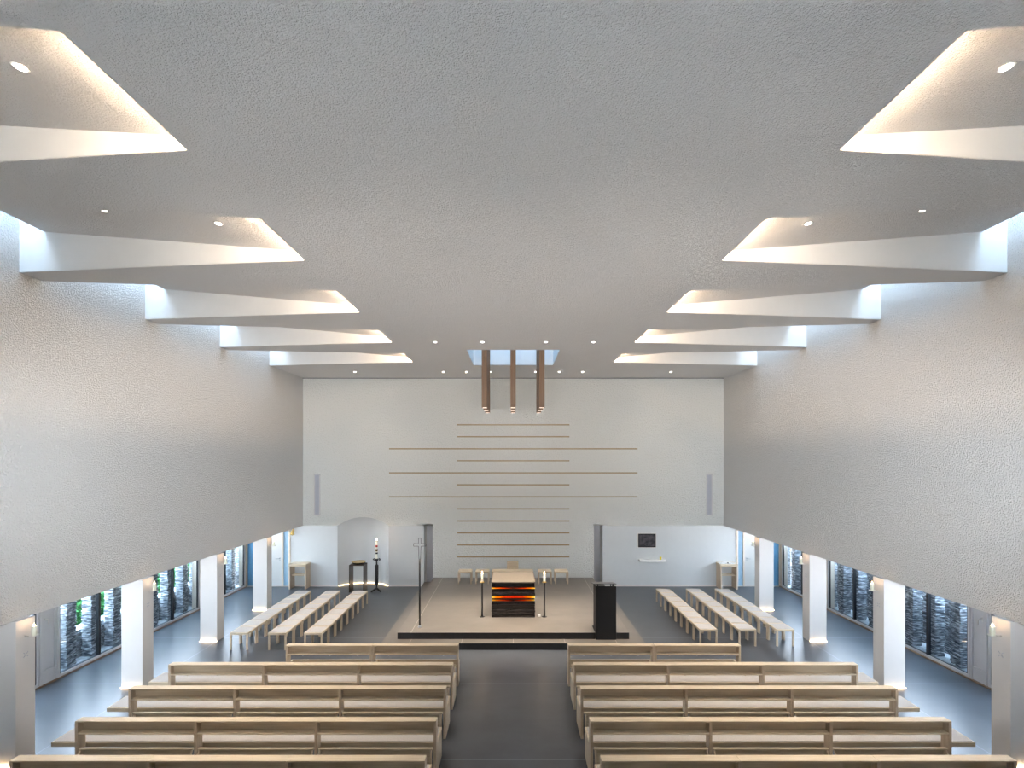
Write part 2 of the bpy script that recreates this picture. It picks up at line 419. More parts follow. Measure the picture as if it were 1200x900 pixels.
roofz = lambda x: EYE+3.094+0.114*(abs(x)-3.15)
SHX = 7.50; TOPZ = 9.2
WARM = (1.0, 0.74, 0.50)
for s in (-1, 1):
    for k in range(5):
        a, b_, na, fb = cf(k)
        def ynear(x): return a+(na-a)*(abs(x)-IX)/(OX-IX)
        def yfar(x): return b_+(fb-b_)*(abs(x)-IX)/(OX-IX)
        mb = MB(); t = 0.03
        for fy, dy in ((ynear, -t), (yfar, t)):
            e = 0.0
            mb.prism([(s*COVE, fy(COVE), CEIL+th), (s*IX, fy(IX), CEIL+th), (s*IX, fy(IX), CEIL+0.004), (s*OX, fy(OX), CEIL+0.004),
                      (s*OX, fy(OX), TOPZ), (s*SHX, fy(SHX), TOPZ), (s*SHX, fy(SHX), roofz(SHX)), (s*COVE, fy(COVE), roofz(COVE))], (0, dy, 0), M['coffer'])
        mb.prism([(s*COVE, ynear(COVE)-t, roofz(COVE)), (s*SHX, ynear(SHX)-t, roofz(SHX)), (s*SHX, yfar(SHX)+t, roofz(SHX)), (s*COVE, yfar(COVE)+t, roofz(COVE))], (0, 0, 0.04), M['rough_ceiling'])
        mb.box(s*COVE, s*(COVE-0.04), ynear(COVE)-t, yfar(COVE)+t, CEIL+th*0.5, roofz(COVE)+0.04, M['coffer'])
        mb.prism([(s*SHX, ynear(SHX)-t, roofz(SHX)), (s*SHX, ynear(SHX)-t, TOPZ), (s*SHX, yfar(SHX)+t, TOPZ), (s*SHX, yfar(SHX)+t, roofz(SHX))], (-s*0.04, 0, 0), M['coffer'])
        struct(mb.build('skylight_coffer', None, ceiling))
        g = MB(); g.prism([(s*SHX, ynear(SHX), TOPZ-0.03), (s*OX, ynear(OX), TOPZ-0.03), (s*OX, yfar(OX), TOPZ-0.03), (s*SHX, yfar(SHX), TOPZ-0.03)], (0, 0, 0.012))
        g.build('skylight_glass', M['skyglass'], ceiling)
        # warm light line in the cove, hidden above the ceiling edge
        ym = (ynear(COVE)+yfar(COVE))/2; ln = (yfar(COVE)-ynear(COVE))*0.94
        light('cove_light', 'AREA', (s*(COVE+0.03), ym, CEIL+0.078), 17.0, WARM, None,
              (0, -s*PI/2, 0), shape='RECTANGLE', size=0.022, size_y=ln)
        # beams of the two warm spots recessed in the sloping roof of the opening
        for x_, e_, a_ in ((4.05, 330, 68), (5.62, 70, 44)):
            light('spot_beam', 'SPOT', (s*x_, 4.205+2.8*k, roofz(x_)-0.03), e_, (1.0, 0.84, 0.68), None, (0, 0, 0), spot_size=math.radians(a_), spot_blend=1.0, shadow_soft_size=0.04)
# portals for the daylight
def portal(loc, rot, sx, sy):
    return
    o = light('daylight_portal', 'AREA', loc, 1.0, (1, 1, 1), None, rot, shape='RECTANGLE', size=sx, size_y=sy)
    o.data.cycles.is_portal = True
for s in (-1, 1):
    for k in range(5):
        a, b_, na, fb = cf(k)
        portal((s*(SHX+OX)/2, (na+fb)/2, TOPZ+0.02), (0, 0, 0), 0.50, fb-na+0.1)

# central skylight well
mb = MB()
WZ = CEIL+1.0
for x0, x1, y0, y1 in ((-SKX-0.04, -SKX, SKY0-0.04, SKY1+0.04), (SKX, SKX+0.04, SKY0-0.04, SKY1+0.04), (-SKX, SKX, SKY0-0.04, SKY0), (-SKX, SKX, SKY1, SKY1+0.04)):
    mb.box(x0, x1, y0, y1, CEIL+0.002, WZ)
struct(mb.build('skylight_well', M['coffer'], ceiling))
box(-SKX, SKX, SKY0, SKY1, WZ-0.03, WZ-0.015).build('skylight_glass', M['centreglass'], ceiling)
portal((0, (SKY0+SKY1)/2, WZ+0.02), (0, 0, 0), 2*SKX+0.1, SKY1-SKY0+0.1)

# ------------------------------------------------------------------ windows of the aisles
wn = 0
H2 = LINT+0.2
bays = [(5.6, 8.1, 6.9), (8.3, 10.86, 9.55), (11.30, 13.80, 12.46), (13.93, 16.42, 15.16), (16.58, 19.22, 17.90)]
for s, side in ((-1, 'left'), (1, 'right')):
    for i, (y0, y1, ym) in enumerate(bays[1:]):
        wn += 1
        w = bpy.data.objects.new('window_%d' % wn, None); C.objects.link(w); w.location = (s*AW, y0, 0); struct(w)
        L = y1-y0
        fm = MB(); fw = 0.055
        fm.box(-0.03, 0.05, 0, fw, 0.03, H2); fm.box(-0.03, 0.05, L-fw, L, 0.03, H2)
        fm.box(-0.03, 0.05, fw, L-fw, 0.03, 0.09); fm.box(-0.03, 0.05, fw, L-fw, H2-0.07, H2)
        fm.build('window_frame', M['frame'], w, 0.004)
        db = MB(); g2 = 0.03
        db.box(-0.012, 0.03, fw, fw+g2, 0.09, H2-0.07); db.box(-0.012, 0.03, L-fw-g2, L-fw, 0.09, H2-0.07)
        db.box(-0.012, 0.03, fw, L-fw, 0.09, 0.10)
        db.build('window_bead', M['darkframe'], w)
        box(-0.03, 0.04, ym-y0-0.028, ym-y0+0.028, 0.09, H2-0.07).build('mullion', M['darkframe'], w)
        MB().poly([(0.012, fw, 0.09), (0.012, L-fw, 0.09), (0.012, L-fw, H2-0.07), (0.012, fw, H2-0.07)]).build('window_pane', M['glass'], w)
        portal((s*(AW+0.12), (y0+y1)/2, (H2+0.05)/2), (0, s*PI/2, 0), H2, L)
    # narrow ventilation flap
    v = bpy.data.objects.new('window_%d' % (wn+1), None); C.objects.link(v); v.location = (s*AW, 10.93, 0); struct(v, 'narrow grey ventilation flap with lever handle'); wn += 1
    fm = MB(); fm.box(-0.04, 0.05, -0.05, 0.0, 0.03, H2); fm.box(-0.04, 0.05, 0.30, 0.35, 0.03, H2); fm.build('flap_frame', M['frame'], v, 0.003)
    box(-0.022, 0.04, 0.012, 0.288, 0.33, H2).build('flap_leaf', M['frame'], v, 0.004)
    box(-0.022, 0.04, 0.0, 0.30, 0.03, 0.318).build('kick_panel', M['frame'], v, 0.004)
    hb = MB(); hx = -s*0.0
    hb.tube([(-s*0.02, 0.06, 1.42), (-s*0.075, 0.06, 1.42), (-s*0.085, 0.075, 1.42), (-s*0.085, 0.10, 1.38), (-s*0.085, 0.10, 1.30)], 0.011)
    hb.box(-0.03 if s > 0 else 0.02, -0.02 if s > 0 else 0.03, 0.045, 0.075, 1.36, 1.48)
    hb.build('lever_handle', M['leaf'], v)
    # wall posts + head
    mb = MB()
    for a, b_ in ((8.2, 8.3), (13.80, 13.93), (16.42, 16.58), (19.22, D)): mb.box(s*(AW-0.005), s*(AW+0.2), a, b_, 0, H2)
    mb.box(s*AW, s*(AW+0.25), 8.2, D, H2, H2+0.2)
    struct(mb.build('wall_'+side, M['beige']))
    struct(box(s*(AW-0.07), s*(AW+0.06), 8.2, D, 0.0, 0.03).build('trim_2', M['sill']))

# doors at the far end of each aisle
for s, n in ((-1, 1), (1, 2)):
    d = bpy.data.objects.new('door_%d' % n, None); C.objects.link(d); d.location = (0, D-0.001, 0); struct(d)
    H3 = H2
    f = MB()
    for a, b_ in ((8.42, 8.49), (8.675, 8.735), (9.73, 9.80), (10.03, AW)): f.box(s*a, s*b_, -0.035, 0, 0, H3)
    f.box(s*8.42, s*AW, -0.03, 0, 0, 0.02)
    f.build('door_frame', M['beige'], d, 0.003)
    box(s*8.735, s*9.73, -0.022, 0, 0.02, H3).build('door_leaf', M['leaf'], d, 0.003)
    box(s*8.49, s*8.675, -0.012, 0, 0.02, H3).build('side_panel', M['blueglass'], d)
    o = box(s*9.80, s*10.03, -0.012, 0, 0.02, H3).build('side_panel', M['deepblue'], d)
    h = MB()
    h.tube([(s*8.81, -0.02, 1.06), (s*8.81, -0.075, 1.06), (s*8.83, -0.08, 1.06), (s*8.96, -0.08, 1.06)], 0.011)
    h.box(s*8.79, s*8.83, -0.03, -0.02, 1.03, 1.09)
    h.build('door_handle', M['steel'], d)
    box(s*8.795, s*8.83, -0.03, -0.02, 0.96, 1.0).build('keyhole_plate', M['steel'], d)

# ------------------------------------------------------------------ outside
for s, side in ((-1, 'left'), (1, 'right')):
    tag(box(s*(AW+0.25), s*(AW+14), 2, 34, -0.25, -0.02).build('gravel_ground', M['gravel']), 'pale gravel ground outside the %s aisle windows' % side, 'ground')['kind'] = 'stuff'
    px = AW+0.42
    protos = []
    cnt = 0
    ylist = [9.25+0.70*i for i in range(20)]
    vis = ylist[:16]
    for i, y in enumerate(vis):
        if i < 3:
            mb = MB(); z = -0.02
            while z < 1.95:
                h = random.uniform(0.022, 0.055)
                for q in range(2):
                    j = [random.uniform(-0.016, 0.016) for _ in range(5)]
                    x0 = -0.12+j[0]; x1 = 0.12+j[1]
                    if q == 0: yy0, yy1 = -0.13+j[2], 0.0+j[4]
                    else: yy0, yy1 = 0.0+j[4]+0.005, 0.13+j[3]
                    mb.box(x0, x1, yy0, yy1, z, z+h-0.006)
                z += h
            o = mb.build('slate_pier', M['slate']); protos.append(o)
        else:
            o = protos[i % 3].copy(); C.objects.link(o)
            o.rotation_euler.z = random.choice((0, PI))
        o.location = (s*px, y, 0)
        tag(o, 'pier of stacked slate outside the %s windows, %s from near end' % (side, ORD[i] if i < 16 else 'one past the sixteenth' if i == 16 else 'the very last'), 'stone pier', 'stacked slate piers outside the %s aisle' % side)
    # dry stone wall standing between and behind the piers
    mb = MB(); z = -0.015
    hh = 0.62 if s < 0 else 1.75
    while z < hh:
        h = random.uniform(0.03, 0.055); y = 8.9
        while y < 26:
            l = random.uniform(0.12, 0.35)
            mb.box(s*(px+(0.16 if s < 0 else 0.34)+random.uniform(-.02, .02)), s*(px+0.5), y, y+l-0.008, z, z+h-0.006); y += l
        z += h
    tag(mb.build('dry_stone_wall', M['lowstone'] if s < 0 else M['slate']), ('low pale dry stone wall behind the slate piers outside the left windows' if s < 0 else 'tall grey dry stone wall behind the slate piers outside the right windows'), 'stone wall')
    # hedge leaves
    mb = MB()
    for _ in range(12000 if s < 0 else 1500):
        y = random.uniform(9, 32); zz = random.uniform(0.12, 1.9); x = px+0.95+random.uniform(0, 0.5)+(0.15*math.sin(y*3)+0.1*math.sin(zz*5))
        r = random.uniform(0.05, 0.11); c = Vector((s*x, y, zz))
        u = Vector((random.gauss(0, 1), random.gauss(0, 1), random.gauss(0, 1))).normalized(); v_ = u.orthogonal().normalized()
        mb.poly([c+u*r, c+v_*r*0.5, c-u*r, c-v_*r*0.5])
    mb.box(s*(px+1.3), s*(px+1.7), 9, 32, -0.015, 1.8)
    tag(mb.build('hedge', M['green'] if s < 0 else M['darkhedge'], fix=False), ('bright green hedge growing beyond the left windows' if s < 0 else 'dark hedge growing beyond the right windows'), 'hedge')['kind'] = 'stuff'

# ------------------------------------------------------------------ columns, floor lights, sconces, candles
CY_ = [8.10, 10.87, 13.60, 16.36]
cname = ['nearest the camera', 'second from the camera', 'third from the camera', 'farthest from the camera']
for s, side in ((-1, 'left'), (1, 'right')):
    for i, y in enumerate(CY_):
        c = thing('column', (s*(7.87+0.225), y, 0), 'white square column on the %s side, %s' % (side, cname[i]), 'column', 'white columns on the %s side' % side)
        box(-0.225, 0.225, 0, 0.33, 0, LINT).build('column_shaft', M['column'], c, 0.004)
        mk = MB(); xx = -s*0.2255; zc = 1.72
        for a in (0, 1, 2, 3):
            an = PI/4+a*PI/2
            p0 = Vector((xx, 0.165+0.018*math.cos(an), zc+0.018*math.sin(an))); p1 = Vector((xx, 0.165+0.055*math.cos(an), zc+0.055*math.sin(an)))
            mk.tube([p0, p1], 0.006, 6)
        mk.build('cross_mark', M['grille'], c)
        u = box(s*7.875, s*8.315, y-0.035, y-0.012, 0.001, 0.012).build('floor_light', M['led'])
        tag(u, 'glowing warm light strip in the floor before the %s column %s' % (side, cname[i]), 'floor light', 'floor lights at the %s columns' % side)
        # sconce
        sc = thing('candle_sconce', (s*7.87, y+0.16, 2.02), 'small white candle bracket on the %s column %s' % (side, cname[i]), 'sconce', 'candle brackets on the %s columns' % side)
        b = MB(); b.tube([(0, 0, 0.0), (-s*0.04, 0, -0.006), (-s*0.12, 0, 0.0)], 0.010); b.build('bracket_arm', M['leaf'], sc)
        p = MB(); p.lathe([(0.03, 0.0), (0.062, 0.006), (0.066, 0.014), (0.060, 0.014), (0.03, 0.009)], -s*0.14, 0, 20); p.build('drip_plate', M['leaf'], sc)
        cd = thing('pillar_candle', (s*(7.87-0.14), y+0.16, 2.031), 'lit cream pillar candle on the bracket of the %s column %s' % (side, cname[i]), 'candle', 'candles on the %s columns' % side)
        w = MB(); w.lathe([(0.034, 0), (0.036, 0.004), (0.036, 0.145), (0.030, 0.15), (0.01, 0.140)], 0, 0, 16); w.build('wax_body', M['waxgreen'], cd)
        w = MB(); w.lathe([(0.003, 0.138), (0.011, 0.155), (0.008, 0.172), (0.001, 0.195)], 0, 0, 10); w.build('flame', M['flame'], cd)
        light('candle_glow', 'POINT', (0, 0, 0.19), 0.30, (1.0, 0.62, 0.34), cd, shadow_soft_size=0.02)

# niche light line
mb = MB()
for i in range(1, 32):
    (x0, y0), (x1, y1) = cyl[i-1] if i > 1 else cyl[0], cyl[i]
mb = MB()
off = [(x, y-0.03) for x, y in cyl[1:-1]]
for (x0, y0), (x1, y1) in zip(off, off[1:]):
    mb.prism([(x0, y0, 0.002), (x1, y1, 0.002), (x1, y1+0.010, 0.002), (x0, y0+0.010, 0.002)], (0, 0, 0.012))
M['led_niche'] = emit('niche_led', (1.0, 0.72, 0.42), 4.0)
tag(mb.build('light_strip', M['led_niche']), 'curved glowing light strip along the floor of the arched niche', 'light strip')

# ------------------------------------------------------------------ altar platform
pf = thing('altar_platform', (0, 13.0, 0), 'wide two-step stone platform carrying the altar', 'platform')
NXa, NXb, NYb = 2.13, 2.68, 13.85
H = 0.335; h1 = 0.17; PX = 3.01
def slabs(rects, z0, z1, name, top, riser):
    mb = MB(); kt, kr = mb.mi(top), mb.mi(riser)
    for x0, x1, y0, y1 in rects: mb.box(x0, x1, y0-13.0, y1-13.0, z0, z1)
    for f in mb.bm.faces:
        f.normal_update()
        f.material_index = kt if f.normal.z > 0.5 else kr
    return mb.build(name, None, pf)
slabs([(-3.36, 3.36, 13.0, D-0.013)], 0.0, h1, 'lower_step', M['tread'], M['dark_riser'])
slabs([(-PX, NXa, 13.3, D-0.013), (NXa, NXb, NYb, D-0.013), (NXb, PX, 13.3, D-0.013)], h1, H, 'upper_step', M['stage'], M['dark_riser'])
# ------------------------------------------------------------------ altar
AX, AY0, AY1 = 0.0, 14.56, 15.80
al = thing('altar', (AX, (AY0+AY1)/2, H), 'block altar of layered black slate with glowing amber and red glass layers', 'altar')
hd = (AY1-AY0)/2; hw = 0.615
NL = 22; Ht = 0.985
# boundaries measured from the photograph (top to bottom), fractions of the height
fr = [0.0, 0.045, 0.10, 0.150, 0.178, 0.215, 0.27, 0.335, 0.385, 0.440, 0.495, 0.532, 0.585, 0.63, 0.675, 0.72, 0.765, 0.80, 0.845, 0.885, 0.93, 0.965, 1.0]
def bnd(i):
    r = random.Random(100+i)
    z = Ht*(1-fr[i])
    j = 0.008 if i in (3, 4, 8, 9, 10, 11) else 0.016
    if i in (0, 22): j = 0
    return [z+r.uniform(-j, j) for _ in range(3)]
bs = [bnd(i) for i in range(23)]
for i in range(22):
    t_, b_ = bs[i], bs[i+1]
    r = random.Random(i*3+1)
    ex = r.uniform(-0.012, 0.012); ey = r.uniform(-0.014, 0.012)
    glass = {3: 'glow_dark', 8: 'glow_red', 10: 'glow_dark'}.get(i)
    mb = MB(); g = 0.003 if not glass else 0.0
    xs = [-hw-ex, r.uniform(-0.1, 0.1), hw+ex]
    for a in (0, 1):
        mb.hull8([(xs[a], -hd-ey, b_[a]+g), (xs[a+1], -hd-ey, b_[a+1]+g), (xs[a+1], hd, b_[a+1]+g), (xs[a], hd, b_[a]+g),
                  (xs[a], -hd-ey, t_[a]-g), (xs[a+1], -hd-ey, t_[a+1]-g), (xs[a+1], hd, t_[a+1]-g), (xs[a], hd, t_[a]-g)])
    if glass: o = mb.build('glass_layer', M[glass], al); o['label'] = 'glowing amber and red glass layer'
    else:
        k = r.choice(['sl1', 'sl2', 'sl3'])
        if k not in M:
            c = {'sl1': (0.004, 0.004, 0.005), 'sl2': (0.012, 0.008, 0.007), 'sl3': (0.035, 0.030, 0.030)}[k]
            M[k] = simple('black_slate_'+k, c, 0.3 if k != 'sl3' else 0.25, var=0.6, vscale=9)
        mb.build('slate_layer', M[k], al)
box(-hw-0.005, hw+0.005, -hd-0.005, hd+0.005, Ht, Ht+0.025).build('altar_top', M['altartop'], al, 0.003)
wb = box(0.70, 0.78, 14.62, 14.72, H, H+0.05).build('floor_socket_box', M['basin'], None, 0.004)
tag(wb, 'small white box on the platform beside the altar', 'box')

# altar candle stands
def candle_thing(loc, r, h, label, group=None, energy=1.5, mat='wax', flame_h=0.06, name='altar_candle'):
    cd = thing(name, loc, label, 'candle', group)
    w = MB(); w.lathe([(r*0.96, 0), (r, 0.004), (r, h-0.005), (r*0.85, h), (r*0.3, h-0.006)], 0, 0, 18); w.build('wax_body', M[mat], cd)
    w = MB(); w.lathe([(0.003, h-0.01), (0.014, h+flame_h*0.3), (0.011, h+flame_h*0.55), (0.001, h+flame_h)], 0, 0, 10); w.build('flame', M['flame'], cd)
    light('candle_glow', 'POINT', (0, 0, h+flame_h+0.02), energy, (1.0, 0.65, 0.36), cd, shadow_soft_size=0.02)
    return cd
for s, side in ((-1, 'left'), (1, 'right')):
    t = thing('candle_stand', (s*0.89, 14.63, H), 'slim black floor candle stand with brass dish %s of the altar' % side, 'candle stand', 'candle stands beside the altar')
    b = MB(); b.lathe([(0.075, 0), (0.075, 0.006), (0.02, 0.010)], 0, 0, 24); b.build('base_plate', M['black'], t)
    b = MB(); b.lathe([(0.023, 0.008), (0.023, 0.965)], 0, 0, 16); b.build('pole', M['black'], t)
    b = MB(); b.lathe([(0.02, 0.962), (0.06, 0.972), (0.078, 0.985), (0.074, 0.990), (0.04, 0.982), (0.035, 1.03), (0.046, 1.03), (0.05, 0.975)][:5]+[(0.01, 0.98)], 0, 0, 24); b.build('drip_dish', M['brass'], t)
    b = MB(); b.lathe([(0.044, 0.980), (0.046, 1.015), (0.043, 1.015), (0.041, 0.982)], 0, 0, 20, cap=False); b.build('candle_cup', M['brass'], t)
    candle_thing((s*0.89, 14.63, H+0.984), 0.034, 0.25, 'lit white candle on the %s stand beside the altar' % side, 'altar candles')

# processional cross
t = thing('processional_cross', (-2.51, 13.74, H), 'tall black pole topped by an open metal outline cross', 'cross')
b = MB(); b.lathe([(0.05, 0), (0.05, 0.008), (0.026, 0.05), (0.022, 0.06)], 0, 0, 20); b.build('foot', M['steel'], t)
b = MB(); b.lathe([(0.024, 0.055), (0.024, 1.83)], 0, 0, 16); b.build('pole', M['black'], t)
b = MB(); q = 0.008; aw = 0.034; L2 = 0.165; zb, zt, za0, za1 = 1.83, 2.385, 2.17, 2.24
pts = [(-aw*0.6, zb), (-aw, za0), (-L2, za0), (-L2, za1), (-aw, za1), (-aw, zt), (aw, zt), (aw, za1), (L2, za1), (L2, za0), (aw, za0), (aw*0.6, zb)]
for (x0, z0), (x1, z1) in zip(pts, pts[1:]+pts[:1]):
    b.tube([(x0, 0, z0), (x1, 0, z1)], q, 6)
b.build('outline_cross', M['darksteel'], t)

# ambo
ab = thing('ambo', (2.405, 13.25, h1), 'tall black lectern standing at the front edge of the platform', 'lectern')
box(-0.26, 0.26, 0, 0.02, 0.0, 1.385).build('front_panel', M['blackmatt'], ab, 0.002)
sd = MB(); sd.box(-0.262, -0.235, 0.02, 0.45, 0.0, 1.33); sd.build('side_panel', M['blackmatt'], ab)
sd = MB(); sd.box(0.235, 0.262, 0.02, 0.45, 0.0, 1.33); sd.build('side_panel', M['blackmatt'], ab)
tp = MB(); tp.hull8([(-0.33, 0.0, 1.435), (0.265, 0.0, 1.435), (0.265, 0.5, 1.35), (-0.33, 0.5, 1.35), (-0.33, 0.0, 1.452), (0.265, 0.0, 1.452), (0.265, 0.5, 1.367), (-0.33, 0.5, 1.367)]); tp.build('reading_desk', M['darksteel'], ab, 0.002)
for x in (-0.22, 0.12, 0.2):
    box(x-0.012, x+0.012, 0.002, 0.02, 1.385, 1.437).build('desk_spacer', M['black'], ab)
box(-0.26, 0.26, 0.02, 0.45, 0.0, 0.03).build('base_plate', M['blackmatt'], ab)

# ------------------------------------------------------------------ stools
def make_stool(rotated, back=False):
    # local: width along x, depth along y, near edge y=0
    w, d, h = (0.455, 0.488, 0.44) if rotated else (0.488, 0.46, 0.44)
    t = bpy.data.objects.new('stool' if not back else 'celebrant_chair', None); C.objects.link(t); t.empty_display_size = 0.1
    l = 0.042
    fm = MB(); z0 = h-0.055
    fm.box(-w/2, w/2, 0, l*0.7, z0, h); fm.box(-w/2, w/2, d-l*0.7, d, z0, h)
    fm.box(-w/2, -w/2+l*0.7, l*0.7, d-l*0.7, z0, h); fm.box(w/2-l*0.7, w/2, l*0.7, d-l*0.7, z0, h)
    fm.build('seat_frame', M['oak'], t, 0.003)
    box(-w/2+l*0.7, w/2-l*0.7, l*0.7, d-l*0.7, h-0.03, h+0.004).build('seat_pad', M['felt'] if rotated else M['oak'], t, 0.003)
    for x in (-w/2, w/2-l):
        for y in (0, d-l):
            box(x, x+l, y, y+l, 0, z0).build('leg', M['oak_z'], t, 0.003)
    if back:
        box(-0.21, 0.21, d-0.03, d, h, h+0.30).build('backrest', M['oak'], t, 0.003)
    return t
st = make_stool(True); first = True
rown = {-1: ['row nearest the left columns', 'middle row left of the platform', 'row nearest the platform on its left'],
        1: ['row nearest the right columns', 'middle row right of the platform', 'row nearest the platform on its right']}
for s, xs, yb, ye in ((-1, (-6.97, -5.99, -5.08), 12.98, 17.10), (1, (7.04, 6.06, 5.05), 13.24, 17.33)):
    for r, x in enumerate(xs):
        for k in range(8):
            o = st if first else dup(st)
            first = False
            o.location = (x+random.uniform(-.004, .004), yb+(ye-yb)/8*k, 0)
            tag(o, 'oak stool, %s from the pews, %s' % (ORD[k], rown[s][r]), 'stool', 'oak stools in the %s' % rown[s][r])
st2 = make_stool(False); first = True
px_ = [544.5, 565.0, 584.6, 616.9, 638.8, 658.3]
ln = ['leftmost stool against the altar wall', 'second stool from the left against the altar wall', 'stool directly left of the celebrant chair', 'stool directly right of the celebrant chair', 'second stool from the right against the altar wall', 'rightmost stool against the altar wall']
for x, l in zip(px_, ln):
    o = st2 if first else dup(st2); first = False
    o.location = ((x-CX)/32.7, 18.36, H); tag(o, 'small pale oak stool, the '+l, 'stool', 'oak stools against the altar wall')
cc = make_stool(False, True); cc.location = ((600.75-CX)/32.7, 18.36, H); tag(cc, 'pale oak chair with low square backrest behind the altar', 'chair')

# ------------------------------------------------------------------ pews
BAY = 1.84
def make_pew(s, nb, seat):
    t = bpy.data.objects.new('pew' if seat else 'prayer_desk', None); C.objects.link(t); t.empty_display_size = 0.1
    L = BAY*nb; pt = 0.043
    X = lambda u: s*u
    bx_ = lambda u0, u1, y0, y1, z0, z1: box(X(u0), X(u1), y0, y1, z0, z1)
    posts = [0.0]+[k*BAY-pt/2 for k in range(1, nb)]+[L-pt]
    for i, u in enumerate(posts):
        bx_(u, u+pt, 0, 0.152, 0, 0.85).build('post', M['oak_z'], t, 0.002)
    for k in range(nb):
        a = posts[k]+pt; b_ = posts[k+1]
        bx_(k*BAY+0.001, (k+1)*BAY-0.001, 0, 0.138, 0.85, 0.873).build('top_board', M['oak'], t, 0.003)
        bx_(a, b_, 0.0, 0.108, 0.668, 0.690).build('book_shelf', M['oak'], t, 0.002)
        bx_(a, b_, 0.108, 0.132, 0.668, 0.85).build('back_panel', M['oak'], t)
        for q in (0.33, 0.915, 1.50):
            hk = MB(); hk.tube([(X(k*BAY+q), 0.05, 0.670), (X(k*BAY+q), 0.05, 0.650), (X(k*BAY+q)+0.012, 0.05, 0.642)], 0.007, 6); hk.build('bag_hook', M['strip'] if seat else M['basin'], t)
        kn = MB(); kn.box(X(a+0.012), X(b_-0.012), 0.0, 0.05, 0.425, 0.458); kn = kn.build('kneeler', M['oak'], t, 0.012)
        bx_(a+0.06, b_-0.06, 0.03, 0.05, 0.20, 0.425).build('kneeler_board', M['oak'], kn)
        for u in (a+0.035, b_-0.035):
            ar = MB(); ar.tube([(X(u), 0.06, 0.44), (X(u), 0.015, 0.42), (X(u), -0.02, 0.36), (X(u), -0.025, 0.25), (X(u), 0.01, 0.14)], 0.013, 8); ar.build('pivot_arm', M['oak_z'], kn)
    if seat:
        bx_(0, L+0.50, 0.153, 0.61, 0.395, 0.465).build('seat_board', M['oak'], t, 0.003)
        bx_(0.03, L+0.475, 0.18, 0.585, 0.46, 0.473).build('seat_pad', M['felt'], t, 0.004)
        bx_(0, pt, 0.153, 0.60, 0, 0.395).build('side_panel', M['oak_y'], t, 0.002)
        for k in range(1, nb+1):
            u = k*BAY-pt/2 if k < nb else L-pt
            bx_(u, u+pt, 0.153, 0.50, 0, 0.395).build('side_panel', M['oak_y'], t, 0.002)
    else:
        bx_(0, L, 0.28, 0.302, 0.28, 0.46).build('front_board', M['oak'], t, 0.002)
        for u in (0, L-pt): bx_(u, u+pt, 0.153, 0.28, 0, 0.46).build('side_panel', M['oak_y'], t, 0.002)
    return t
rows = [9.93, 8.905, 7.815, 6.80]
rlab = ['farthest, just behind the prayer desks', 'second behind the prayer desks', 'third behind the prayer desks', 'nearest, at the bottom edge of the photo']
for s, side in ((-1, 'left'), (1, 'right')):
    p = make_pew(s, 3, True)
    for i, y in enumerate(rows):
        o = p if i == 0 else dup(p)
        o.location = (s*1.175, y, 0)
        tag(o, 'long oak pew %s of the aisle, %s' % (side, rlab[i]), 'pew', 'oak pews %s of the aisle' % side)
    f = make_pew(s, 1, False)
    g = dup(f)
    f.location = (s*1.175, 10.94, 0); g.location = (s*(1.175+BAY+0.008), 10.94, 0)
    tag(f, 'seatless oak prayer desk %s of the aisle, the one beside the aisle' % side, 'prayer desk', 'prayer desks before the %s pews' % side)
    tag(g, 'seatless oak prayer desk %s of the aisle, the one towards the columns' % side, 'prayer desk', 'prayer desks before the %s pews' % side)

# ------------------------------------------------------------------ credence tables
for s, side in ((-1, 'left'), (1, 'right')):
    t = thing('side_table', (s*7.975, 18.90, 0), 'narrow pale oak side table with a shelf at the %s end of the altar wall' % side, 'table', 'oak side tables by the altar wall')
    hw_ = 0.315
    for q in (-1, 1):
        box(q*hw_, q*(hw_-0.045), 0, 0.43, 0, 0.84).build('side_panel', M['oak_z'], t, 0.003)
    if s < 0:
        box(-hw_-0.01, hw_+0.01, -0.01, 0.43, 0.84, 0.93).build('table_top', M['oak'], t, 0.003)
    else:
        r = MB(); r.box(-hw_-0.01, hw_+0.01, -0.01, 0.03, 0.84, 0.93); r.box(-hw_-0.01, hw_+0.01, 0.40, 0.43, 0.84, 0.93)
        r.box(-hw_-0.01, -hw_+0.03, 0.03, 0.40, 0.84, 0.93); r.box(hw_-0.03, hw_+0.01, 0.03, 0.40, 0.84, 0.93)
        r.build('table_top', M['oak'], t, 0.003)
        b = MB()
        b.prism([(-hw_+0.03, 0.03, 0.91), (hw_-0.03, 0.03, 0.91), (hw_-0.03, 0.40, 0.91), (-hw_+0.03, 0.40, 0.91)], (0, 0, 0.01))
        b.lathe([(0.19, 0.921), (0.175, 0.935), (0.165, 0.932), (0.12, 0.922), (0.02, 0.921)], 0, 0.215, 28)
        b = b.build('basin', M['basin'], t)
        dr = MB(); dr.lathe([(0.028, 0.922), (0.028, 0.950), (0.02, 0.952)], 0.03, 0.2, 14); dr.build('drain_plug', M['black'], b)
    box(-hw_+0.045, hw_-0.045, 0.14, 0.40, 0.47, 0.51).build('shelf', M['oak'], t, 0.003)

# bell on the wall
bl = thing('wall_bell', (-8.30, D, 2.02), 'small brass bell on a wall bracket above the left side table', 'bell')
b = MB(); b.box(-0.02, 0.02, -0.03, 0, 0.05, 0.16); b.box(-0.012, 0.012, -0.16, -0.03, 0.12, 0.145); b.build('bracket', M['brass'], bl)
b = MB(); b.lathe([(0.085, -0.05), (0.08, -0.045), (0.062, 0.0), (0.052, 0.06), (0.03, 0.10), (0.006, 0.115)], 0, -0.12, 24); b.build('bell_body', M['brass'], bl)
b = MB(); b.lathe([(0.004, 0.0), (0.006, -0.06), (0.016, -0.075), (0.004, -0.09)], 0, -0.12, 10); b.build('clapper', M['brass'], bl)

